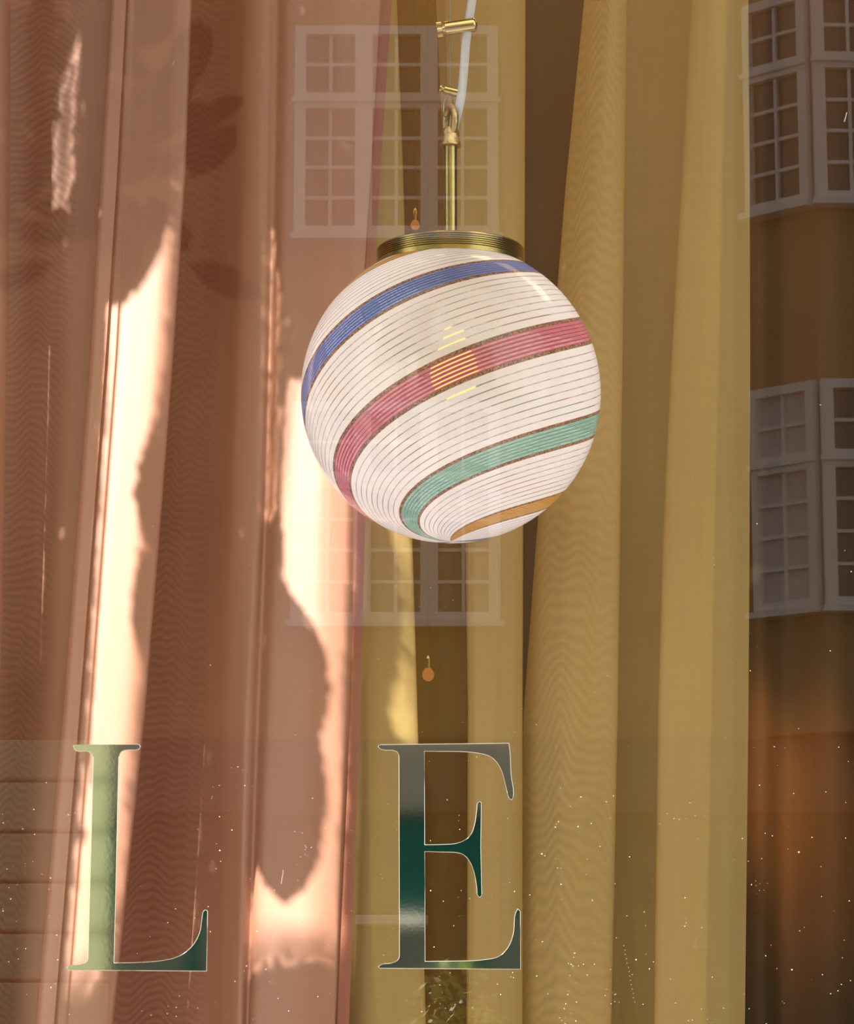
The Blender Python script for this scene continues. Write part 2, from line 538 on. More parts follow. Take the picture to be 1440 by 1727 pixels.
# the rail carries all of them
rail = empty('curtain_rail', (0, 0.55, 3.6))
tag(rail, 'brass curtain rail under the shop ceiling carrying the pink and gold curtains', 'rail')
tube('rod', [(-2.25, 0.55, 3.60), (0, 0.55, 3.60), (2.25, 0.55, 3.60)], 0.014, BRASS_AGED, rail, 12, up=Vector((0, 0, 1)))
for x in (-2.1, 0.0, 2.1):
    box('bracket', x - 0.012, x + 0.012, 0.535, 0.565, 3.58, 3.80, BRASS_AGED, rail)

# brown drape deep in the shop
BROWN = fabric('brown_drape', (0.14, 0.083, 0.034), thin=0.0, sheen=0.03, trans=0.2)
dk = []
x = 2050
i = 0
while x > -700:
    dk.append(([x + random.uniform(-8, 8)] * 6, 1.55 + (0.016 if i % 2 else -0.016) + random.uniform(-0.008, 0.008)))
    x -= random.uniform(45, 90)
    i += 1
drape = curtain('brown_drape', dk, BROWN, 0.03, 3.75, nz=30, sub=6, seed=4)
tag(drape, 'dark brown pleated drape closing off the shop behind the sheer curtains', 'drape')

# ceiling light panel and spotlights added to make orange pools on the drape
cl = empty('ceiling_light', (0, 1.05, 3.75))
tag(cl, 'long warm linear ceiling light behind the sheer curtains', 'light')
bm = bmesh.new(); box_bm(bm, -1.45, 1.45, 0.90, 1.20, 3.745, 3.80, 0.006)
obj('housing', mesh_of(bm), BRASS_AGED, cl)
for x, z, pw, nm in ((0.44, 3.5, 13.0, 0), (0.60, 3.5, 15.0, 1)):
    s = empty('added_spotlight', (x, 0.70, 3.62))
    tag(s, 'small added spotlight making an orange pool on the brown drape, ' + ('nearer the lamp' if nm == 0 else 'farther from the lamp'), 'spotlight', 'added spotlights')
    lathe('shade', [(0.02, 0.0), (0.032, 0.004), (0.035, 0.08), (0.01, 0.1)], BRASS_AGED, s, Matrix.Translation((x, 0.70, 3.56)), 20)
    tube('stem', [(x, 0.70, 3.65), (x, 0.70, 3.79)], 0.006, BRASS_AGED, s, 8)
    ld = bpy.data.lights.new('added_spotlight_emitter', 'SPOT')
    ld.energy = pw * 18; ld.color = (1.0, 0.50, 0.22); ld.spot_size = R(8 if nm else 6); ld.spot_blend = 1.0; ld.shadow_soft_size = 0.02
    lo = bpy.data.objects.new('added_spotlight_emitter', ld)
    tgt = at(1365, 1300, 1.5) if nm else at(1285, 1225, 1.5)
    lo.location = Vector((x, 0.70, 3.53))
    lo.rotation_euler = (lo.location - tgt).to_track_quat('Z', 'Y').to_euler()
    COL.objects.link(lo)

# small amber bulbs glowing between the drape and the sheer cloth
AMBER = emission('amber_glow', (1.0, 0.33, 0.08), 0.5)
for (px, pyy, r, lab) in ((700, 379, 0.0075, 'small copper-orange glowing bulb just above the brass cap of the lamp, behind the curtain'),
                          (722, 1137, 0.0095, 'small orange glowing bulb below the globe, blurred by the gold curtain')):
    c = at(px, pyy, 1.30)
    b = empty('amber_bulb', c)
    tag(b, lab, 'bulb', 'amber bulbs in the shop')
    lathe('bulb', [(0.0005, -1.2 * r)] + [(r * math.sin(a), -0.1 * r - 1.1 * r * math.cos(a)) for a in [0.25 * k for k in range(1, 11)]] + [(0.5 * r, 1.0 * r)], AMBER, b, Matrix.Translation(c), 32)
    lathe('socket', [(0.55 * r, 0), (0.6 * r, 0.015), (0.2 * r, 0.02)], BRASS_AGED, b, Matrix.Translation(c + Vector((0, 0, r))), 16)
    tube('cord', [c + Vector((0, 0, r + 0.02)), Vector((c.x, c.y, 3.79))], 0.0012, DARKWALL, b, 6)

# ================================================================== pendant lamp
LY = 0.30
LC = at(760, 664, LY)
PXM = dist(664, LY) / F                       # metres per pixel at the lamp
GR = 252.5 * PXM
lamp = empty('pendant_lamp', LC)
tag(lamp, 'striped glass globe pendant lamp with brass cap hanging in the shop window', 'lamp')

def glass_globe():
    nl, nm = 200, 150
    COEF = [0.2899, 2.2118, -0.2184, 0.5566, 0.828, 0.0092, 0.1557, -0.1987, -0.1198, 0.0169]
    def phase(lon, lat):
        t = lat / 1.57
        tt = min(t, 0.75)
        g = sum(COEF[i] * tt ** i for i in range(5)) + (t - tt) * 4.2
        g += COEF[5] * math.sin(lon) + COEF[6] * tt * math.sin(lon) + COEF[7] * math.cos(lon) + COEF[8] * tt * math.cos(lon) + COEF[9] * math.sin(2 * lon)
        return lon / (math.pi / 2) - g
    lat1 = math.asin(0.885)
    lats = [-math.pi / 2 + 0.004 + (lat1 + math.pi / 2 - 0.004) * i / nm for i in range(nm + 1)]
    verts, faces, uvs = [], [], []
    for la in lats:
        for j in range(nl + 1):
            lo = -math.pi + 2 * math.pi * j / nl
            verts.append((LC.x + GR * math.cos(la) * math.sin(lo), LC.y - GR * math.cos(la) * math.cos(lo), LC.z + GR * math.sin(la)))
    w = nl + 1
    for i in range(nm):
        for j in range(nl):
            faces.append((i * w + j, i * w + j + 1, (i + 1) * w + j + 1, (i + 1) * w + j))
            for (a, b) in ((i, j), (i, j + 1), (i + 1, j + 1), (i + 1, j)):
                la, lo = lats[a], -math.pi + 2 * math.pi * b / nl
                uvs.append((phase(lo, la) + 20.0, la))
    faces.append(tuple(range(nl - 1, -1, -1)))
    uvs += [(20.5, -1.57)] * nl
    me = bpy.data.meshes.new('globe')
    me.from_pydata(verts, [], faces)
    ul = me.uv_layers.new(name='cane')
    ul.data.foreach_set('uv', np.array(uvs, dtype=np.float32).reshape(-1))
    m, n, l = new_mat('striped_cane_glass')
    uv = n.new('ShaderNodeUVMap'); uv.uv_map = 'cane'
    sx = n.new('ShaderNodeSeparateXYZ'); l.new(uv.outputs[0], sx.inputs[0])
    u = sx.outputs[0]
    f = math_n(n, l, 'SUBTRACT', math_n(n, l, 'FRACT', math_n(n, l, 'ADD', u, 0.5)), 0.5)
    af = math_n(n, l, 'ABSOLUTE', f)
    cell = math_n(n, l, 'FRACT', math_n(n, l, 'DIVIDE', math_n(n, l, 'ADD', u, 0.5), 4.0))
    cr = n.new('ShaderNodeValToRGB'); cr.color_ramp.interpolation = 'CONSTANT'
    cols = [(0.66, 0.17, 0.24), (0.26, 0.58, 0.46), (0.66, 0.34, 0.03), (0.10, 0.21, 0.60)]   # pink, sea green, amber, blue
    els = cr.color_ramp.elements
    els[0].position = 0; els[0].color = (*cols[0], 1)
    els[1].position = 0.25; els[1].color = (*cols[1], 1)
    for p, c in ((0.5, cols[2]), (0.75, cols[3])):
        e = els.new(p); e.color = (*c, 1)
    l.new(cell, cr.inputs[0])
    # fine canes inside the coloured band
    sub = math_n(n, l, 'ABSOLUTE', math_n(n, l, 'SUBTRACT', math_n(n, l, 'FRACT', math_n(n, l, 'ADD', math_n(n, l, 'DIVIDE', f, 0.0393), 0.5)), 0.5))
    light_cane = math_n(n, l, 'GREATER_THAN', sub, 0.37)
    mixc = n.new('ShaderNodeMixRGB'); mixc.inputs[2].default_value = (0.80, 0.70, 0.70, 1)
    l.new(math_n(n, l, 'MULTIPLY', light_cane, 0.55), mixc.inputs[0]); l.new(cr.outputs[0], mixc.inputs[1])
    dark_cane = math_n(n, l, 'LESS_THAN', sub, 0.12)
    mixd = n.new('ShaderNodeMixRGB'); mixd.blend_type = 'MULTIPLY'; mixd.inputs[2].default_value = (0.30, 0.24, 0.28, 1)
    l.new(math_n(n, l, 'MULTIPLY', dark_cane, 0.8), mixd.inputs[0]); l.new(mixc.outputs[0], mixd.inputs[1])
    # copper aventurine edge
    spark = n.new('ShaderNodeTexNoise'); spark.inputs['Scale'].default_value = 420; spark.inputs['Detail'].default_value = 3
    tc = n.new('ShaderNodeTexCoord'); l.new(tc.outputs['Object'], spark.inputs['Vector'])
    cp = n.new('ShaderNodeValToRGB')
    cp.color_ramp.elements[0].color = (0.13, 0.065, 0.045, 1); cp.color_ramp.elements[0].position = 0.38
    cp.color_ramp.elements[1].color = (0.50, 0.30, 0.20, 1); cp.color_ramp.elements[1].position = 0.68
    l.new(spark.outputs['Fac'], cp.inputs[0])
    is_band = math_n(n, l, 'LESS_THAN', af, 0.118)
    is_edge = math_n(n, l, 'MULTIPLY', math_n(n, l, 'LESS_THAN', af, 0.154), math_n(n, l, 'SUBTRACT', 1.0, is_band))
    white = (0.85, 0.82, 0.82, 1)
    m1 = n.new('ShaderNodeMixRGB'); m1.inputs[1].default_value = white
    l.new(is_band, m1.inputs[0]); l.new(mixd.outputs[0], m1.inputs[2])
    m2 = n.new('ShaderNodeMixRGB'); l.new(is_edge, m2.inputs[0]); l.new(m1.outputs[0], m2.inputs[1]); l.new(cp.outputs[0], m2.inputs[2])
    # clear threads between the white canes
    wv = math_n(n, l, 'ABSOLUTE', math_n(n, l, 'SUBTRACT', math_n(n, l, 'FRACT', math_n(n, l, 'ADD', math_n(n, l, 'DIVIDE', math_n(n, l, 'SUBTRACT', af, 0.154), 0.0769), 0.5)), 0.5))
    lw_ = n.new('ShaderNodeTexNoise'); lw_.inputs['Scale'].default_value = 7; l.new(tc.outputs['Object'], lw_.inputs['Vector'])
    thr = math_n(n, l, 'ADD', math_n(n, l, 'MULTIPLY', lw_.outputs['Fac'], 0.05), 0.050)
    thread = math_n(n, l, 'LESS_THAN', wv, thr)
    inwhite = math_n(n, l, 'GREATER_THAN', af, 0.160)
    thread = math_n(n, l, 'MULTIPLY', thread, inwhite)
    clear_band = math_n(n, l, 'MULTIPLY', math_n(n, l, 'MULTIPLY', is_band, light_cane), 0.65)
    clear = math_n(n, l, 'ADD', math_n(n, l, 'MULTIPLY', thread, 0.80), clear_band, clamp=True)
    d = n.new('ShaderNodeBsdfDiffuse'); l.new(m2.outputs[0], d.inputs[0])
    t = n.new('ShaderNodeBsdfTranslucent'); l.new(m2.outputs[0], t.inputs[0])
    ms = n.new('ShaderNodeMixShader'); ms.inputs[0].default_value = 0.4
    l.new(d.outputs[0], ms.inputs[1]); l.new(t.outputs[0], ms.inputs[2])
    tp = n.new('ShaderNodeBsdfTransparent'); tp.inputs[0].default_value = (0.44, 0.39, 0.42, 1)
    mc = n.new('ShaderNodeMixShader'); l.new(clear, mc.inputs[0]); l.new(ms.outputs[0], mc.inputs[1]); l.new(tp.outputs[0], mc.inputs[2])
    bn = n.new('ShaderNodeTexNoise'); bn.inputs['Scale'].default_value = 30; l.new(tc.outputs['Object'], bn.inputs['Vector'])
    bp = n.new('ShaderNodeBump'); bp.inputs['Strength'].default_value = 0.12; bp.inputs['Distance'].default_value = 0.002
    l.new(bn.outputs['Fac'], bp.inputs['Height'])
    g = n.new('ShaderNodeBsdfGlossy'); g.inputs['Roughness'].default_value = 0.06; l.new(bp.outputs[0], g.inputs['Normal'])
    lw2 = n.new('ShaderNodeLayerWeight'); lw2.inputs[0].default_value = 0.5
    fr = math_n(n, l, 'ADD', math_n(n, l, 'MULTIPLY', math_n(n, l, 'POWER', lw2.outputs['Facing'], 5.0), 0.5), 0.065)
    geo = n.new('ShaderNodeNewGeometry')
    fr = math_n(n, l, 'MULTIPLY', fr, math_n(n, l, 'SUBTRACT', 1.0, geo.outputs['Backfacing']))
    mg = n.new('ShaderNodeMixShader'); l.new(fr, mg.inputs[0]); l.new(mc.outputs[0], mg.inputs[1]); l.new(g.outputs[0], mg.inputs[2])
    out_of(n, l, mg.outputs[0])
    return obj('globe', me, m, lamp, True)
glass_globe()['label'] = 'white glass globe with spiral pink, green, amber and blue bands'

# brass cap: flat ribbed drum that grips the globe
CR = 126.5 * PXM
cz0 = LC.z + math.sqrt(max(GR * GR - CR * CR, 1e-6)) - 0.004
H = 37 * PXM
prof = [(CR - 0.004, cz0), (CR, cz0 + 0.0005), (CR, cz0 + H * 0.34)]
k = 6
for i in range(k):
    a = cz0 + H * (0.34 + 0.58 * i / k); b = H * 0.58 / k
    prof += [(CR, a), (CR - 0.0022, a + b * 0.22), (CR - 0.0022, a + b * 0.42), (CR, a + b * 0.66)]
prof += [(CR, cz0 + H * 0.93), (CR - 0.002, cz0 + H), (CR - 0.008, cz0 + H + 0.001), (0.02, cz0 + H + 0.004), (0.009, cz0 + H + 0.004)]
cap = lathe('cap', prof, BRASS_AGED, lamp, Matrix.Translation((LC.x, LC.y, 0)), 128)
cap['label'] = 'flat ribbed brass cap gripping the globe'
SXc = LC.x
def zpx(y): return at(760, y, LY).z
z_stem_top = zpx(243)
lathe('stem', [(0.0086, cz0 + H + 0.003), (0.0086, z_stem_top)], BRASS_AGED, lamp, Matrix.Translation((SXc, LC.y, 0)), 32)
lathe('ferrule', [(0.0086, zpx(247)), (0.0132, zpx(247)), (0.0134, zpx(242)), (0.0116, zpx(238)), (0.0112, zpx(228)), (0.0108, zpx(221)), (0.009, zpx(217)), (0.002, zpx(216))],
      BRASS_RAW, lamp, Matrix.Translation((SXc, LC.y, 0)), 32)
# eye: a tall ring seen at an angle
eye_c = at(759, 205, LY)
pts = []
for i in range(28):
    a = 2 * math.pi * i / 28
    e = Vector((0.0060 * math.cos(a), -0.012 * math.cos(a), 0.0185 * math.sin(a)))
    pts.append(eye_c + e)
tube('eye', pts, 0.0046, BRASS_RAW, lamp, 10, up=Vector((0.9, 0.45, 0)), closed=True)
# steel cable: down to the gripper, loop through the eye
grip = at(756, 153, LY)
zc = 3.79
p_top = at(759, 0, LY)
cab = [(p_top.x, LY, zc), tuple(p_top), tuple(at(758.5, 80, LY)), tuple(at(759, 152, LY))]
tube('suspension_cable', cab, 0.0008, STEEL, lamp, 6)
loop = [at(756, 158, LY), at(751, 166, LY - 0.004), at(748, 180, LY - 0.010), at(749, 194, LY - 0.012), at(752, 197, LY), at(760, 193, LY + 0.006), at(764, 182, LY + 0.006), at(763, 168, LY + 0.003), at(762, 160, LY)]
tube('cable_loop', [Vector(p) for p in catmull([tuple(p) for p in loop], 5)], 0.0007, STEEL, lamp, 6)
def cyl_between(name, a, b, prof, mat, parent, n=24):
    """prof: (fraction along a-b, radius)"""
    a, b = Vector(a), Vector(b)
    q = (b - a).to_track_quat('Z', 'Y').to_matrix().to_4x4()
    L = (b - a).length
    return lathe(name, [(r, f * L) for f, r in prof], mat, parent, Matrix.Translation(a) @ q, n)
g0, g1 = at(741, 149, LY - 0.004), at(774, 157, LY - 0.002)
cg = cyl_between('cable_gripper', g0, g1, [(0.22, 0.0030), (0.24, 0.0054), (0.96, 0.0056), (1.0, 0.0042)], BRASS, lamp)
cyl_between('gripper_screw', g0, g0 + (g1 - g0) * 0.24, [(0.0, 0.0030), (0.06, 0.0056), (0.4, 0.0056), (0.5, 0.0026), (1.0, 0.0026)], BRASS, lamp, 12)
# cord clamp
c0, c1 = at(736, 51, LY - 0.006), at(805, 41, LY - 0.006)
cyl_between('cord_clamp', c0, c1, [(0.20, 0.0050), (0.21, 0.0092), (0.90, 0.0096), (0.95, 0.0084), (0.98, 0.006), (1.0, 0.0010)], BRASS, lamp, 32)
bm = bmesh.new()
q = (c1 - c0).to_track_quat('Z', 'Y').to_matrix().to_4x4()
L = (c1 - c0).length
nk = 48
M = Matrix.Translation(c0) @ q
rings = []
for (fz, rr, kn) in ((0.0, 0.0075, 0), (0.012, 0.0108, 1), (0.13, 0.0108, 1), (0.145, 0.0080, 0), (0.15, 0.0050, 0), (0.21, 0.0050, 0)):
    rings.append([bm.verts.new(M @ Vector(((rr - (0.0007 if kn and j % 2 else 0)) * math.cos(2 * math.pi * j / nk), (rr - (0.0007 if kn and j % 2 else 0)) * math.sin(2 * math.pi * j / nk), fz * L))) for j in range(nk)])
for a, b in zip(rings, rings[1:]):
    for j in range(nk): bm.faces.new((a[j], a[(j + 1) % nk], b[(j + 1) % nk], b[j]))
bm.faces.new(rings[0][::-1]); bm.faces.new(rings[-1])
ts = obj('thumb_screw', mesh_of(bm), BRASS, lamp)
ts['label'] = 'knurled brass thumb screw'
# flat white cord
cpts = [at(832, -300, LY - 0.004), at(806, -80, LY - 0.006), at(796, 0, LY - 0.006), at(789, 44, LY - 0.006), at(785, 80, LY - 0.006), at(782, 120, LY - 0.006), at(778, 160, LY - 0.007), at(773, 185, LY - 0.006), at(767, 208, LY - 0.003), at(764, 222, LY)]
tp = at(832, -300, LY - 0.004)
cp_ = [Vector((tp.x + 0.03, LY, 3.79))] + cpts
tube('cord', [Vector(p) for p in catmull([tuple(p) for p in cp_], 6)], 0.0056, CORDM, lamp, 12, ry=0.0026, up=Vector((0, 1, 0)))['label'] = 'flat white cord'
rose = lathe('ceiling_rose', [(0.05, 3.775), (0.05, 3.79), (0.045, 3.80)], BRASS_AGED, lamp, Matrix.Translation((SXc + 0.02, LY, 0)), 32)
# bulb inside
bc = LC + Vector((0.004, -0.05, 0.015))
BULB = emission('bulb_glow', (1.0, 0.68, 0.10), 5.5)
lathe('bulb', [(0.002, -0.034), (0.016, -0.030), (0.026, -0.018), (0.030, 0.0), (0.026, 0.018), (0.014, 0.04), (0.012, 0.055)], BULB, lamp, Matrix.Translation(bc), 24)
tube('bulb_holder', [bc + Vector((0, 0, 0.05)), bc + Vector((0, 0.01, 0.09)), Vector((LC.x, LC.y, cz0 + 0.01))], 0.012, CORDM, lamp, 12)
pl = bpy.data.lights.new('bulb_emitter', 'POINT')
pl.energy = 1.85
pl.color = (1.0, 0.95, 0.98)
pl.shadow_soft_size = 0.03
plo = bpy.data.objects.new('bulb_emitter', pl)
plo.location = LC + Vector((0, 0, 0.0))
COL.objects.link(plo)

# ================================================================== mirror-foil letters on the pane
m, n, l = new_mat('mirror_foil')
p = n.new('ShaderNodeBsdfPrincipled')
p.inputs['Base Color'].default_value = (0.80, 0.83, 0.72, 1)
p.inputs['Metallic'].default_value = 1.0
p.inputs['Roughness'].default_value = 0.04
tc = n.new('ShaderNodeTexCoord')
t1 = n.new('ShaderNodeTexNoise'); t1.inputs['Scale'].default_value = 260; t1.inputs['Detail'].default_value = 1
l.new(tc.outputs['Object'], t1.inputs['Vector'])
b = n.new('ShaderNodeBump'); b.inputs['Strength'].default_value = 0.007; b.inputs['Distance'].default_value = 0.0004
l.new(t1.outputs['Fac'], b.inputs['Height']); l.new(b.outputs[0], p.inputs['Normal'])
out_of(n, l, p.outputs[0])
FOIL = m
L_OUT = [(118, 140), (122, 129), (135, 127), (500, 124), (513, 130), (515, 142), (505, 154), (440, 158), (405, 168), (391, 190), (388, 215), (360, 1418), (500, 1416), (640, 1405), (740, 1380), (820, 1320), (865, 1240), (880, 1150), (888, 1112), (900, 1103), (914, 1113), (908, 1468), (85, 1462), (78, 1449), (88, 1438), (150, 1429), (190, 1415), (205, 1388), (236, 210), (231, 186), (212, 171), (130, 161)]
E_OUT = [(220, 152), (226, 142), (242, 137), (1068, 128), (1075, 180), (1082, 330), (1096, 478), (1086, 496), (1071, 488), (1050, 420), (1020, 310), (990, 255), (945, 215), (870, 194), (700, 183), (520, 181), (523, 785), (640, 783), (730, 775), (790, 750), (825, 710), (845, 650), (858, 560), (865, 514), (877, 505), (890, 515), (886, 800), (893, 1105), (881, 1127), (867, 1118), (858, 1060), (840, 960), (810, 890), (770, 850), (700, 835), (523, 830), (525, 1540), (760, 1537), (920, 1527), (1000, 1508), (1060, 1450), (1095, 1360), (1108, 1230), (1124, 1199), (1142, 1220), (1143, 1592), (235, 1586), (221, 1576), (245, 1559), (310, 1550), (348, 1530), (358, 1498), (355, 230), (350, 195), (335, 181), (240, 169)]
def letter(poly, off, sc, label):
    P = [np.array((off[0] + x / sc, off[1] + y / sc)) for x, y in poly]
    nP = len(P)
    sharp = []
    for i in range(nP):
        a, b = P[i] - P[i - 1], P[(i + 1) % nP] - P[i]
        sharp.append(abs(math.degrees(math.atan2(a[0] * b[1] - a[1] * b[0], a @ b))) > 56)
    out = []
    for i in range(nP):
        p0, p1, p2, p3 = P[i - 1], P[i], P[(i + 1) % nP], P[(i + 2) % nP]
        Ls = np.linalg.norm(p2 - p1)
        def tan(a, b, c, s):
            if np.linalg.norm(b - a) > 45: return (b - a) / np.linalg.norm(b - a)
            if np.linalg.norm(c - b) > 45: return (c - b) / np.linalg.norm(c - b)
            v = (b - a) / np.linalg.norm(b - a) + (c - b) / np.linalg.norm(c - b)
            return v / np.linalg.norm(v)
        t1 = (p2 - p1) / Ls if sharp[i] else tan(p0, p1, p2, False)
        t2 = (p2 - p1) / Ls if sharp[(i + 1) % nP] else tan(p1, p2, p3, False)
        kk = 1 if Ls > 45 else 5
        for j in range(kk):
            t = j / kk
            h = (2 * t ** 3 - 3 * t * t + 1) * p1 + (t ** 3 - 2 * t * t + t) * Ls * t1 + (-2 * t ** 3 + 3 * t * t) * p2 + (t ** 3 - t * t) * Ls * t2
            out.append(h)
    cu = bpy.data.curves.new('outline', 'CURVE')
    cu.dimensions = '2D'; cu.fill_mode = 'BOTH'
    sp = cu.splines.new('POLY'); sp.points.add(len(out) - 1)
    pts = [at(o[0], o[1], -0.0012) for o in out]
    for q, v in zip(sp.points, pts): q.co = (v.x, v.z, 0, 1)
    sp.use_cyclic_u = True
    cu.extrude = 0.0005; cu.bevel_depth = 0.0006; cu.bevel_resolution = 1; cu.offset = -0.0004
    tmp = bpy.data.objects.new('tmp_outline', cu)
    COL.objects.link(tmp)
    bpy.context.view_layer.update()
    me = bpy.data.meshes.new_from_object(tmp.evaluated_get(bpy.context.evaluated_depsgraph_get()))
    bpy.data.objects.remove(tmp)
    me.transform(Matrix.Translation((0, -0.0011, 0)) @ Matrix.Rotation(R(90), 4, 'X'))
    me.materials.clear()
    o = obj('window_letter', me, FOIL)
    return tag(o, label, 'letter', 'mirror foil letters on the window')
letter(L_OUT, (90, 1220), 3.512, 'mirror foil serif capital letter L stuck on the window pane before the pink curtain')
letter(E_OUT, (580, 1220), 3.838, 'mirror foil serif capital letter E stuck on the window pane under the globe')

# ------------------------------------------------------------------ dust on the pane
bm = bmesh.new()
def speck(px, py, r, sq=1.0, ang=0.0):
    c = at(px, py, -0.0005)
    kk = 6
    vs = [bm.verts.new((c.x + r * math.cos(a + ang), c.y - 0.0003, c.z + r * sq * math.sin(a + ang))) for a in [2 * math.pi * i / kk for i in range(kk)]]
    bm.faces.new(vs)
for i in range(520):
    yy = 1727 - abs(rng.normal(0, 420))
    xx = rng.uniform(0, 1440)
    if yy < 0: continue
    speck(xx, yy, rng.uniform(0.00018, 0.00050) * (1.6 if rng.random() < 0.05 else 1), rng.uniform(0.6, 1.0), rng.uniform(0, 6))
for i in range(36):
    cx, cy = rng.uniform(0, 1440), rng.uniform(880, 1727)
    for j in range(7): speck(cx + rng.normal(0, 9), cy + rng.normal(0, 9), rng.uniform(0.00012, 0.00032))
for a, b in (((1000, 158), (987, 178)), ((1428, 190), (1424, 205)), ((1052, 1595), (1070, 1690)), ((478, 1468), (474, 1490)), ((294, 103), (291, 110))):
    for t in np.linspace(0, 1, 14): speck(a[0] + (b[0] - a[0]) * t + rng.normal(0, 0.5), a[1] + (b[1] - a[1]) * t, 0.00025, 1.0)
du = obj('dust', mesh_of(bm), DUSTM)
tag(du, 'pale dust specks and short scratches scattered over the window pane', 'dust', kind='stuff')

# ================================================================== the street front that the pane mirrors
bld = empty('apartment_building', (0, -19, -0.15))
tag(bld, 'ochre building with white multi-pane windows across the street, mirrored in the shop window', 'building')
BD = 19.0
BTOP = 11.6
box('wall', -9, 12, -BD - 3, -BD, 3.52, BTOP, OCHRE, bld)
bm = bmesh.new()
box_bm(bm, -9.3, 12.3, -BD - 3.2, -BD + 0.35, BTOP, BTOP + 0.25, 0.04)
obj('cornice', mesh_of(bm), CREAM, bld)
bm = bmesh.new()
vs = [bm.verts.new(c) for c in ((-9.2, -BD + 0.2, BTOP + 0.25), (12.2, -BD + 0.2, BTOP + 0.25), (12.2, -BD - 3.2, BTOP + 0.25), (-9.2, -BD - 3.2, BTOP + 0.25), (-9.2, -BD - 2.6, BTOP + 0.9), (12.2, -BD - 2.6, BTOP + 0.9))]
for fidx in ((0, 1, 5, 4), (1, 2, 5), (2, 3, 4, 5), (3, 0, 4), (3, 2, 1, 0)): bm.faces.new([vs[i] for i in fidx])
obj('roof', mesh_of(bm), ROOFM, bld)
# ground floor: olive stone pier with courses, dark green shopfront
pier_x1 = across(184.5, 1450, BD - 0.1).x
gz0, gz1 = -0.15, 3.52
box('pier', -9, pier_x1 - 0.02, -BD - 3, -BD - 0.02, gz0, gz1, MORTAR, bld)
ye = [1230, 1318, 1404, 1488, 1573, 1655, 1740]
zl = [gz1] + [across(150, y, BD).z for y in ye[1:]]
zz = zl[-1]
while zz > -0.1:
    zz -= 0.40
    zl.append(max(zz, gz0))
for a, b in zip(zl, zl[1:]):
    if a - b < 0.08: continue
    xr = pier_x1
    for kx in range(4):
        w = 1.05
        box('stone_block', xr - w + 0.012, xr, -BD - 0.02, -BD + 0.06, b + 0.012, a - 0.012, OLIVE, bld, 0.015)
        xr -= w
def Z(y): return across(700, y, BD).z
gx0, gx1 = pier_x1 + 0.01, 12
front = [('fascia', gx0, gx1, Z(1357), gz1, 0.10, GREYP), ('fascia_moulding', gx0, gx1, Z(1372), Z(1357), 0.16, GREYP), ('shopfront_panel', gx0, gx1, Z(1543), Z(1372), 0.0, GREENP),
         ('ledge', across(600, 1550, BD).x, across(722, 1550, BD).x, Z(1561), Z(1544), 0.22, CREAM), ('stall_riser', gx0, gx1, gz0, Z(1543), 0.04, RISER)]
for nm, a, b, c, d_, dep, mt in front:
    box(nm, a, b, -BD - (3 if dep <= 0.1 else 0.0), -BD + dep, c, d_, mt, bld, 0.01)
for x in np.arange(gx0 + 0.6, gx1, 1.15):
    box('pilaster', x, x + 0.12, -BD, -BD + 0.05, gz0 + 0.5, Z(1372), GREENP, bld, 0.008)

def lattice_window(frame_of, xs, x_split, ups, los, dep, glass):
    """window in its own plane: frame_of(x, z, d) gives a world point; xs = (x0, x1) outer edges,
    x_split = casements [(x0, x1)], ups / los = z edges of the panes in the fanlight and the casement"""
    def pbox(bm, x0, x1, z0, z1, d0, d1):
        v = [bm.verts.new(frame_of(x, z, d)) for x in (x0, x1) for z in (z0, z1) for d in (d0, d1)]
        for q in ((0, 1, 3, 2), (4, 6, 7, 5), (0, 4, 5, 1), (2, 3, 7, 6), (0, 2, 6, 4), (1, 5, 7, 3)):
            bm.faces.new([v[i] for i in q])
    zt, zb = ups[0] + 0.075, los[-1] - 0.075
    bm = bmesh.new()
    # frame: jambs, head, sill, transom, mullions
    edges = [xs[0]] + [e for c in x_split for e in c] + [xs[1]]
    for i in range(0, len(edges), 2): pbox(bm, edges[i], edges[i + 1], zb, zt, 0.0, 0.09)
    for (a, b_) in x_split:
        pbox(bm, a, b_, ups[0], zt, 0.0, 0.088)
        pbox(bm, a, b_, los[0], ups[-1], 0.0, 0.088)
        pbox(bm, a, b_, zb, los[-1], 0.0, 0.088)
    pbox(bm, xs[0] - 0.03, xs[1] + 0.03, zb - 0.05, zb, 0.0, 0.16)
    pbox(bm, xs[0] - 0.02, xs[1] + 0.02, (ups[-1] + los[0]) / 2 - 0.02, (ups[-1] + los[0]) / 2 + 0.02, 0.09, 0.12)
    bmesh.ops.recalc_face_normals(bm, faces=bm.faces)
    fr = obj('window', mesh_of(bm), WHITEW, bld)
    bw = 0.014
    bb = bmesh.new()
    for (a, b_) in x_split:
        mid = (a + b_) / 2
        for zs_ in (ups, los):
            pbox(bb, mid - bw, mid + bw, zs_[-1], zs_[0], 0.02, 0.06)
            for z in zs_[1:-1]: pbox(bb, a, b_, z - bw, z + bw, 0.02, 0.058)
    bmesh.ops.recalc_face_normals(bb, faces=bb.faces)
    o = obj('glazing_bars', mesh_of(bb), WHITEW); o.parent = fr
    for (a, b_) in x_split:
        mid = (a + b_) / 2
        for (c, d_) in ((a, mid), (mid, b_)):
            for zs_ in (ups, los):
                for z1, z0 in zip(zs_, zs_[1:]):
                    pb = bmesh.new(); pbox(pb, c, d_, z0, z1, 0.015, 0.022)
                    bmesh.ops.recalc_face_normals(pb, faces=pb.faces)
                    q = obj('pane', mesh_of(pb), glass); q.parent = fr
    return fr
def flat(D):
    return lambda x, z, d: Vector((x, -D + d, z))
def X(x, y, D): return across(x, y, D).x
def Zp(y, D): return across(700, y, D).z
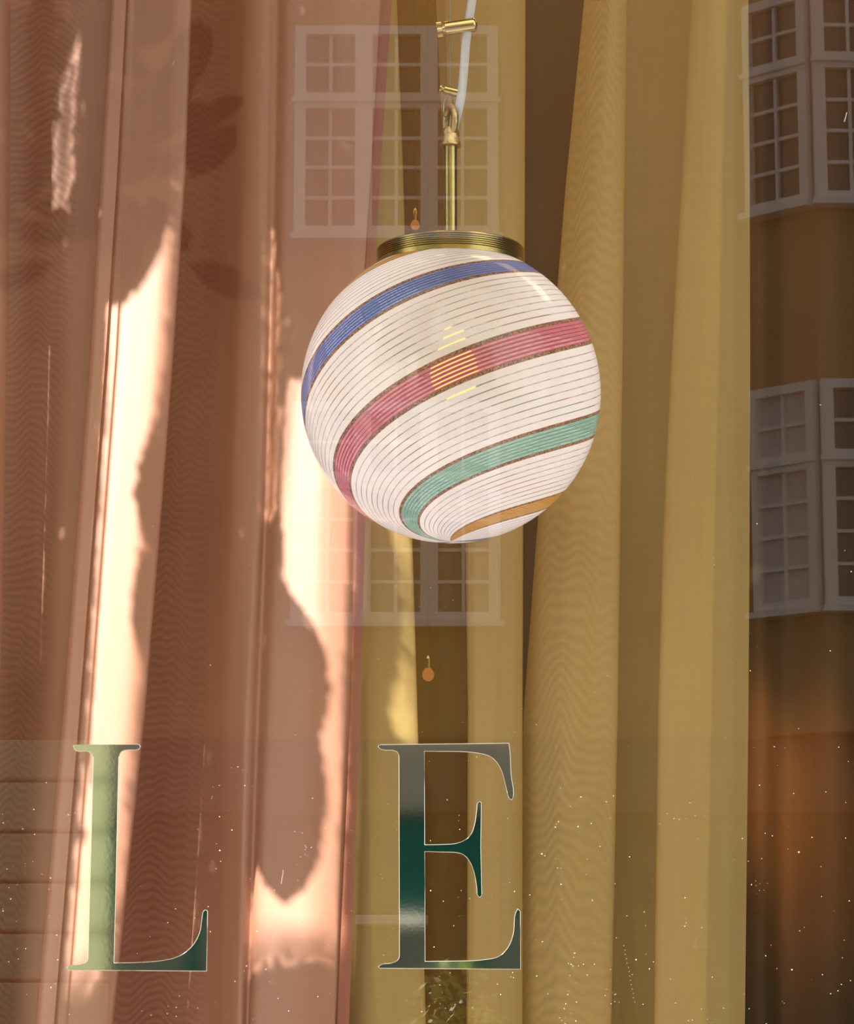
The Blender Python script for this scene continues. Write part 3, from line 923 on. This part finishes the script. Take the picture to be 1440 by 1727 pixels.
for dy, floor_z in ((0, 0), (1, 0)):
    ups = [Zp(63, BD), Zp(112, BD), Zp(161, BD)]
    los = [Zp(187, BD), Zp(236, BD), Zp(285, BD), Zp(336, BD), Zp(385, BD)]
    if dy:
        sh = Zp(402, BD) - Zp(1052, BD)
        ups = [z - sh for z in ups]; los = [z - sh for z in los]
    x_split = [(X(516, 220, BD), X(599, 220, BD)), (X(628, 220, BD), X(709, 220, BD)), (X(738, 220, BD), X(821, 220, BD))]
    lattice_window(flat(BD), (X(497, 220, BD), X(840, 220, BD)), x_split, ups, los, 0.1, DARKGLASS)
# bay with an angled side and a broad front
D1 = 18.45
bxc = X(1372, 200, D1)
zb0, zb1 = 3.53, BTOP
ang_dx, ang_dy = 0.50, 0.45
bm = bmesh.new()
base = [(bxc - ang_dx, -BD), (bxc, -D1 - 0.02), (bxc + 2.0, -D1 - 0.02), (bxc + 2.0 + ang_dx, -BD)]
lo_ = [bm.verts.new((x, y, zb0)) for x, y in base]; hi_ = [bm.verts.new((x, y, zb1)) for x, y in base]
for i in range(3): bm.faces.new((lo_[i], lo_[i + 1], hi_[i + 1], hi_[i]))
bm.faces.new(lo_[::-1]); bm.faces.new(hi_)
bmesh.ops.recalc_face_normals(bm, faces=bm.faces)
obj('bay', mesh_of(bm), OCHRE, bld)
dirv = Vector((-ang_dx, -ang_dy, 0)).normalized()
nrm = Vector((-dirv.y, dirv.x, 0))
if nrm.y < 0: nrm = -nrm
def bay_side(x, z, d):
    # x measured along the angled face from its front corner
    o = Vector((bxc, -D1 - 0.02, 0)) + dirv * x + nrm * d
    return Vector((o.x, o.y, z))
facew = math.hypot(ang_dx, ang_dy)
for fl in (0, 1):
    if fl == 0:
        ups = [Zp(-2, D1), Zp(45, D1), Zp(92, D1)]; los = [Zp(119, D1), Zp(171, D1), Zp(223, D1), Zp(276, D1), Zp(326, D1)]
    else:
        ups = [Zp(657, D1), Zp(710, D1), Zp(760, D1)]; los = [Zp(790, D1), Zp(842, D1), Zp(897, D1), Zp(952, D1), Zp(1008, D1)]
    fx = [bxc + 0.09, bxc + 0.49, bxc + 0.63, bxc + 1.03, bxc + 1.17, bxc + 1.57]
    lattice_window(flat(D1), (bxc - 0.01, bxc + 1.7), [(fx[0], fx[1]), (fx[2], fx[3]), (fx[4], fx[5])], ups, los, 0.1, DARKGLASS)
    lattice_window(bay_side, (0.01, facew - 0.04), [(0.09, facew - 0.10)], ups, los, 0.1, BLIND if fl else DARKGLASS)

# lime shrub in a planter in mid street, behind the photographer
def leaf_cluster(name, c, rad, nleaf, size, mat, parent=None):
    bm = bmesh.new()
    for i in range(nleaf):
        v = Vector(rng.normal(0, 1, 3)); v.normalize()
        v = Vector((v.x * rad[0], v.y * rad[1], v.z * rad[2])) * rng.uniform(0.55, 1.0)
        a = Vector(rng.normal(0, 1, 3)).normalized(); b = a.cross(Vector(rng.normal(0, 1, 3))).normalized()
        s = size * rng.uniform(0.6, 1.2)
        p = Vector(c) + v
        vs = [bm.verts.new(p + a * (s * k1) + b * (s * k2)) for k1, k2 in ((-1, 0), (-0.2, 0.42), (0.5, 0.34), (1, 0), (0.5, -0.34), (-0.2, -0.42))]
        bm.faces.new(vs)
    o = obj(name, mesh_of(bm), mat, parent)
    o['kind'] = 'stuff'
    return o
shp = across(765, 1700, 6.0)
shrub = empty('potted_shrub', (shp.x, shp.y, -0.15))
tag(shrub, 'lime green shrub in a grey planter in the street, mirrored under the letter E', 'shrub')
bm = bmesh.new(); box_bm(bm, shp.x - 0.22, shp.x + 0.22, shp.y - 0.22, shp.y + 0.22, -0.15, 0.75, 0.02)
obj('planter', mesh_of(bm), GREYP, shrub)
leaf_cluster('foliage', (shp.x, shp.y, 1.20), (0.19, 0.16, 0.42), 1000, 0.022, LIME, shrub)
tube('stem', [(shp.x, shp.y, 0.7), (shp.x, shp.y, 1.3)], 0.015, BARK, shrub, 8)

# ------------------------------------------------------------------ added unseen trees, leaf gaps shaped to cut the sun patches
LIT = [
    ([(-80, 440), (-11, 470), (-12, 560), (-16, 880), (-22, 1005), (-90, 1030)], 0.502),
    ([(302, 296), (291, 400), (272, 640), (268, 655), (262, 700), (235, 770), (225, 830), (238, 910), (222, 1000), (222, 1050), (230, 1095), (237, 1108),
      (231, 1190), (224, 1291), (212, 1360), (222, 1430), (210, 1505), (193, 1550), (176, 1600), (112, 1640), (124, 1500), (140, 1320), (146, 1290),
      (157, 1330), (150, 1225), (156, 1100), (168, 900), (180, 700), (186, 525), (208, 512), (238, 488), (270, 430), (293, 370)], 0.500),
    ([(492, 700), (486, 780), (477, 863), (476, 969), (491, 1002), (525, 1044), (550, 1097), (558, 1155), (554, 1197), (541, 1250), (552, 1315), (552, 1365), (540, 1450), (515, 1500), (480, 1525), (450, 1500), (432, 1462), (424, 1540), (480, 1565), (560, 1570), (572, 1540), (580, 1425), (578, 1375), (585, 1320), (582, 1230), (579, 1150), (586, 1036), (601, 941), (597, 890), (585, 800), (560, 700), (535, 640), (505, 640)], 0.492),
    ([(655, 880), (661, 901), (676, 956), (684, 1008), (685, 1094), (679, 1140), (662, 1179), (658, 1204), (668, 1240), (682, 1256), (700, 1247), (694, 1033), (690, 880)], 0.530),
]
# gaps thinned in the added far crown for partial sun: (outline, depth, y and share of open gaps at the top, y and share at the bottom)
PART = [
    ([(450, 380), (447, 600), (444, 880), (466, 880), (476, 700), (474, 480), (464, 390)], 0.528, 380, 0.10, 880, 0.26),
    ([(138, 30), (122, 362), (86, 350), (84, 250), (100, 150)], 0.580, 30, 0.10, 362, 0.10),
    ([(424, 1538), (480, 1563), (560, 1568), (587, 1538), (580, 1660), (420, 1660)], 0.490, 1535, 0.85, 1640, 0.0),
    ([(196, 1548), (176, 1598), (112, 1638), (96, 1716), (150, 1700), (190, 1600)], 0.500, 1590, 0.85, 1700, 0.0),
    ([(484, 640), (476, 760), (474, 860), (500, 860), (510, 640)], 0.492, 640, 0.35, 860, 0.45),
    ([(34, 720), (22, 980), (42, 1040), (64, 960), (58, 800)], 0.597, 720, 0.08, 1040, 0.18),
]
TY = -1.0
def sun_uv(p):
    t = (p.y - TY)
    return p.x + SUN.x * t, p.z + SUN.z * t
CELL = 0.004
u0, u1, v0, v1 = -2.05, -0.40, 2.65, 4.45
NU, NV = int((u1 - u0) / CELL), int((v1 - v0) / CELL)
gu = u0 + (np.arange(NU) + 0.5) * CELL
gv = v0 + (np.arange(NV) + 0.5) * CELL
GU, GV = np.meshgrid(gu, gv)
lit = np.zeros((NV, NU), bool)
def inside(poly, X_, Y_):
    r = np.zeros(X_.shape, bool)
    k = len(poly)
    for i in range(k):
        x1, y1 = poly[i]; x2, y2 = poly[(i + 1) % k]
        if y1 == y2: continue
        c = ((Y_ >= y1) != (Y_ >= y2)) & (X_ < (x2 - x1) * (Y_ - y1) / (y2 - y1) + x1)
        r ^= c
    return r
from mathutils.bvhtree import BVHTree
trees = []
for o in (pink, gold_a, gold_c):
    trees.append(BVHTree.FromPolygons([v.co for v in o.data.vertices], [p_.vertices for p_ in o.data.polygons]))
def cloth_point(x, y, Yd):
    for dx in (0, -3, 3, -6, 6, -9, 9, -13, 13):
        d = (at(x + dx, y, 0.0) - CAM).normalized()
        best = None
        for t_ in trees:
            hit = t_.ray_cast(CAM, d)
            if hit[0] is not None and (best is None or hit[0].y < best.y): best = hit[0]
        if best is not None and abs(best.y - Yd) < 0.045: return at(x + (dx + (2 if dx < 0 else -2) if dx else 0), y, best.y)
    return at(x, y, Yd)
for poly, Yd in LIT:
    dense = []
    for i in range(len(poly)):
        (xa, ya), (xb, yb) = poly[i], poly[(i + 1) % len(poly)]
        k = max(1, int(math.hypot(xb - xa, yb - ya) / 14))
        dense += [(xa + (xb - xa) * j / k, ya + (yb - ya) * j / k) for j in range(k)]
    lit |= inside([sun_uv(cloth_point(x, y, Yd)) for x, y in dense], GU, GV)
BAYER = np.array([[0, 8, 2, 10], [12, 4, 14, 6], [3, 11, 1, 9], [15, 7, 13, 5]]) / 16.0
bay = BAYER[np.arange(NV)[:, None] % 4, np.arange(NU)[None, :] % 4]
part_zone = np.zeros((NV, NU), bool)
for poly, Yd, ya_, pa, yb_, pb in PART:
    reg = inside([sun_uv(cloth_point(x, y, Yd)) for x, y in poly], GU, GV)
    va, vb = sun_uv(at(poly[0][0], ya_, Yd))[1], sun_uv(at(poly[0][0], yb_, Yd))[1]
    share = pa + (pb - pa) * np.clip((GV - va) / (vb - va), 0, 1)
    part_zone |= reg & ~lit
    lit |= reg & (bay + 0.03 < share)
for cx, cy, rr in ((133, 1410, 15), (158, 872, 12)):
    q = sun_uv(at(cx, cy, 0.5)); lit &= ~(((GU - q[0]) ** 2 + (GV - q[1]) ** 2) < (rr * 3.5 / F) ** 2)
todo = ~lit
SH = np.array([(-1, 0), (-0.45, 0.34), (0.2, 0.38), (0.75, 0.18), (1, 0), (0.75, -0.18), (0.2, -0.38), (-0.45, -0.34)])
sd = SUN.normalized()
e1 = Vector((1, 0, 0)); e2 = Vector((0, 0, 1))
leaf_v, leaf_f = [], []
far_v, far_f = [], []
order = rng.permutation(NU * NV)
for idx in order:
    j, i = divmod(int(idx), NU)
    if not todo[j, i]: continue
    ok = False
    for s in (0.055, 0.045, 0.034, 0.025, 0.017, 0.011, 0.007, 0.0045, 0.003):
        for tr_ in range(3):
            a = rng.uniform(0, 6.283)
            ca, sa = math.cos(a), math.sin(a)
            P = SH @ np.array([[ca, sa], [-sa, ca]]) * s + np.array([gu[i], gv[j]])
            i0, i1 = max(0, int((P[:, 0].min() - u0) / CELL)), min(NU, int((P[:, 0].max() - u0) / CELL) + 2)
            j0, j1 = max(0, int((P[:, 1].min() - v0) / CELL)), min(NV, int((P[:, 1].max() - v0) / CELL) + 2)
            m_ = inside(P.tolist(), GU[j0:j1, i0:i1], GV[j0:j1, i0:i1])
            if not (m_ & lit[j0:j1, i0:i1]).any():
                ok = True
                break
        if ok: break
    todo[j, i] = False
    if not ok: continue
    todo[j0:j1, i0:i1] &= ~m_
    dp = rng.uniform(-0.16, 0.16)
    LV, LF = (far_v, far_f) if part_zone[j, i] else (leaf_v, leaf_f)
    if part_zone[j, i]: dp = rng.uniform(1.9, 2.5)
    b0 = len(LV)
    tx, tz = rng.uniform(-0.3, 0.3), rng.uniform(-0.3, 0.3)
    for (pu, pv) in P:
        q = (pu - gu[i]) * tx + (pv - gv[j]) * tz + dp
        LV.append((pu + SUN.x * q, TY - q, pv + SUN.z * q))
    LF.append(tuple(range(b0, b0 + 8)))
tree = empty('sun_blocker_tree', (-0.86, -1.0, 0.0))  # unseen, added to block the sun everywhere but the lit patches
tag(tree, 'small leafy tree added out of view, leaf gaps shaped to cut the sun patches', 'tree')
me = bpy.data.meshes.new('foliage'); me.from_pydata(leaf_v, [], leaf_f)
fo = obj('foliage', me, LEAFM, tree); fo['kind'] = 'stuff'
tube('trunk', [(-0.86, -1.0, 0), (-0.88, -1.0, 1.2), (-0.84, -1.02, 2.2), (-0.80, -1.0, 3.0), (-0.72, -1.0, 3.7), (-0.70, -1.0, 4.2)], [0.055, 0.045, 0.04, 0.034, 0.022, 0.01], BARK, tree, 12)
for pts in ([(-0.82, -1.01, 2.75), (-0.6, -0.98, 3.2), (-0.5, -1.0, 3.7)], [(-0.77, -1.0, 3.4), (-0.88, -1.0, 3.8), (-0.86, -1.0, 4.3)]):
    tube('branch', pts, [0.022, 0.014, 0.006], BARK, tree, 8)
far = empty('sun_blocker_tree', (-2.75, -3.2, -0.15))  # second unseen blocker, added farther off to blur the partly lit patches
tag(far, 'tall thin tree added out of view, sparse crown shaped to soften sun patches', 'tree')
me = bpy.data.meshes.new('foliage'); me.from_pydata(far_v, [], far_f)
fo2 = obj('foliage', me, LEAFM, far); fo2['kind'] = 'stuff'
tube('trunk', [(-2.75, -3.2, -0.15), (-2.78, -3.2, 2.0), (-2.74, -3.2, 4.2), (-2.70, -3.2, 6.2)], [0.07, 0.06, 0.045, 0.015], BARK, far, 12)
for pts in ([(-2.75, -3.2, 4.4), (-2.62, -3.25, 5.0), (-2.55, -3.2, 5.7)], [(-2.75, -3.2, 3.9), (-2.9, -3.15, 4.4), (-3.05, -3.2, 5.0)]):
    tube('branch', pts, [0.018, 0.008, 0.003], BARK, far, 8)
print('leaves', len(leaf_f), len(far_f))
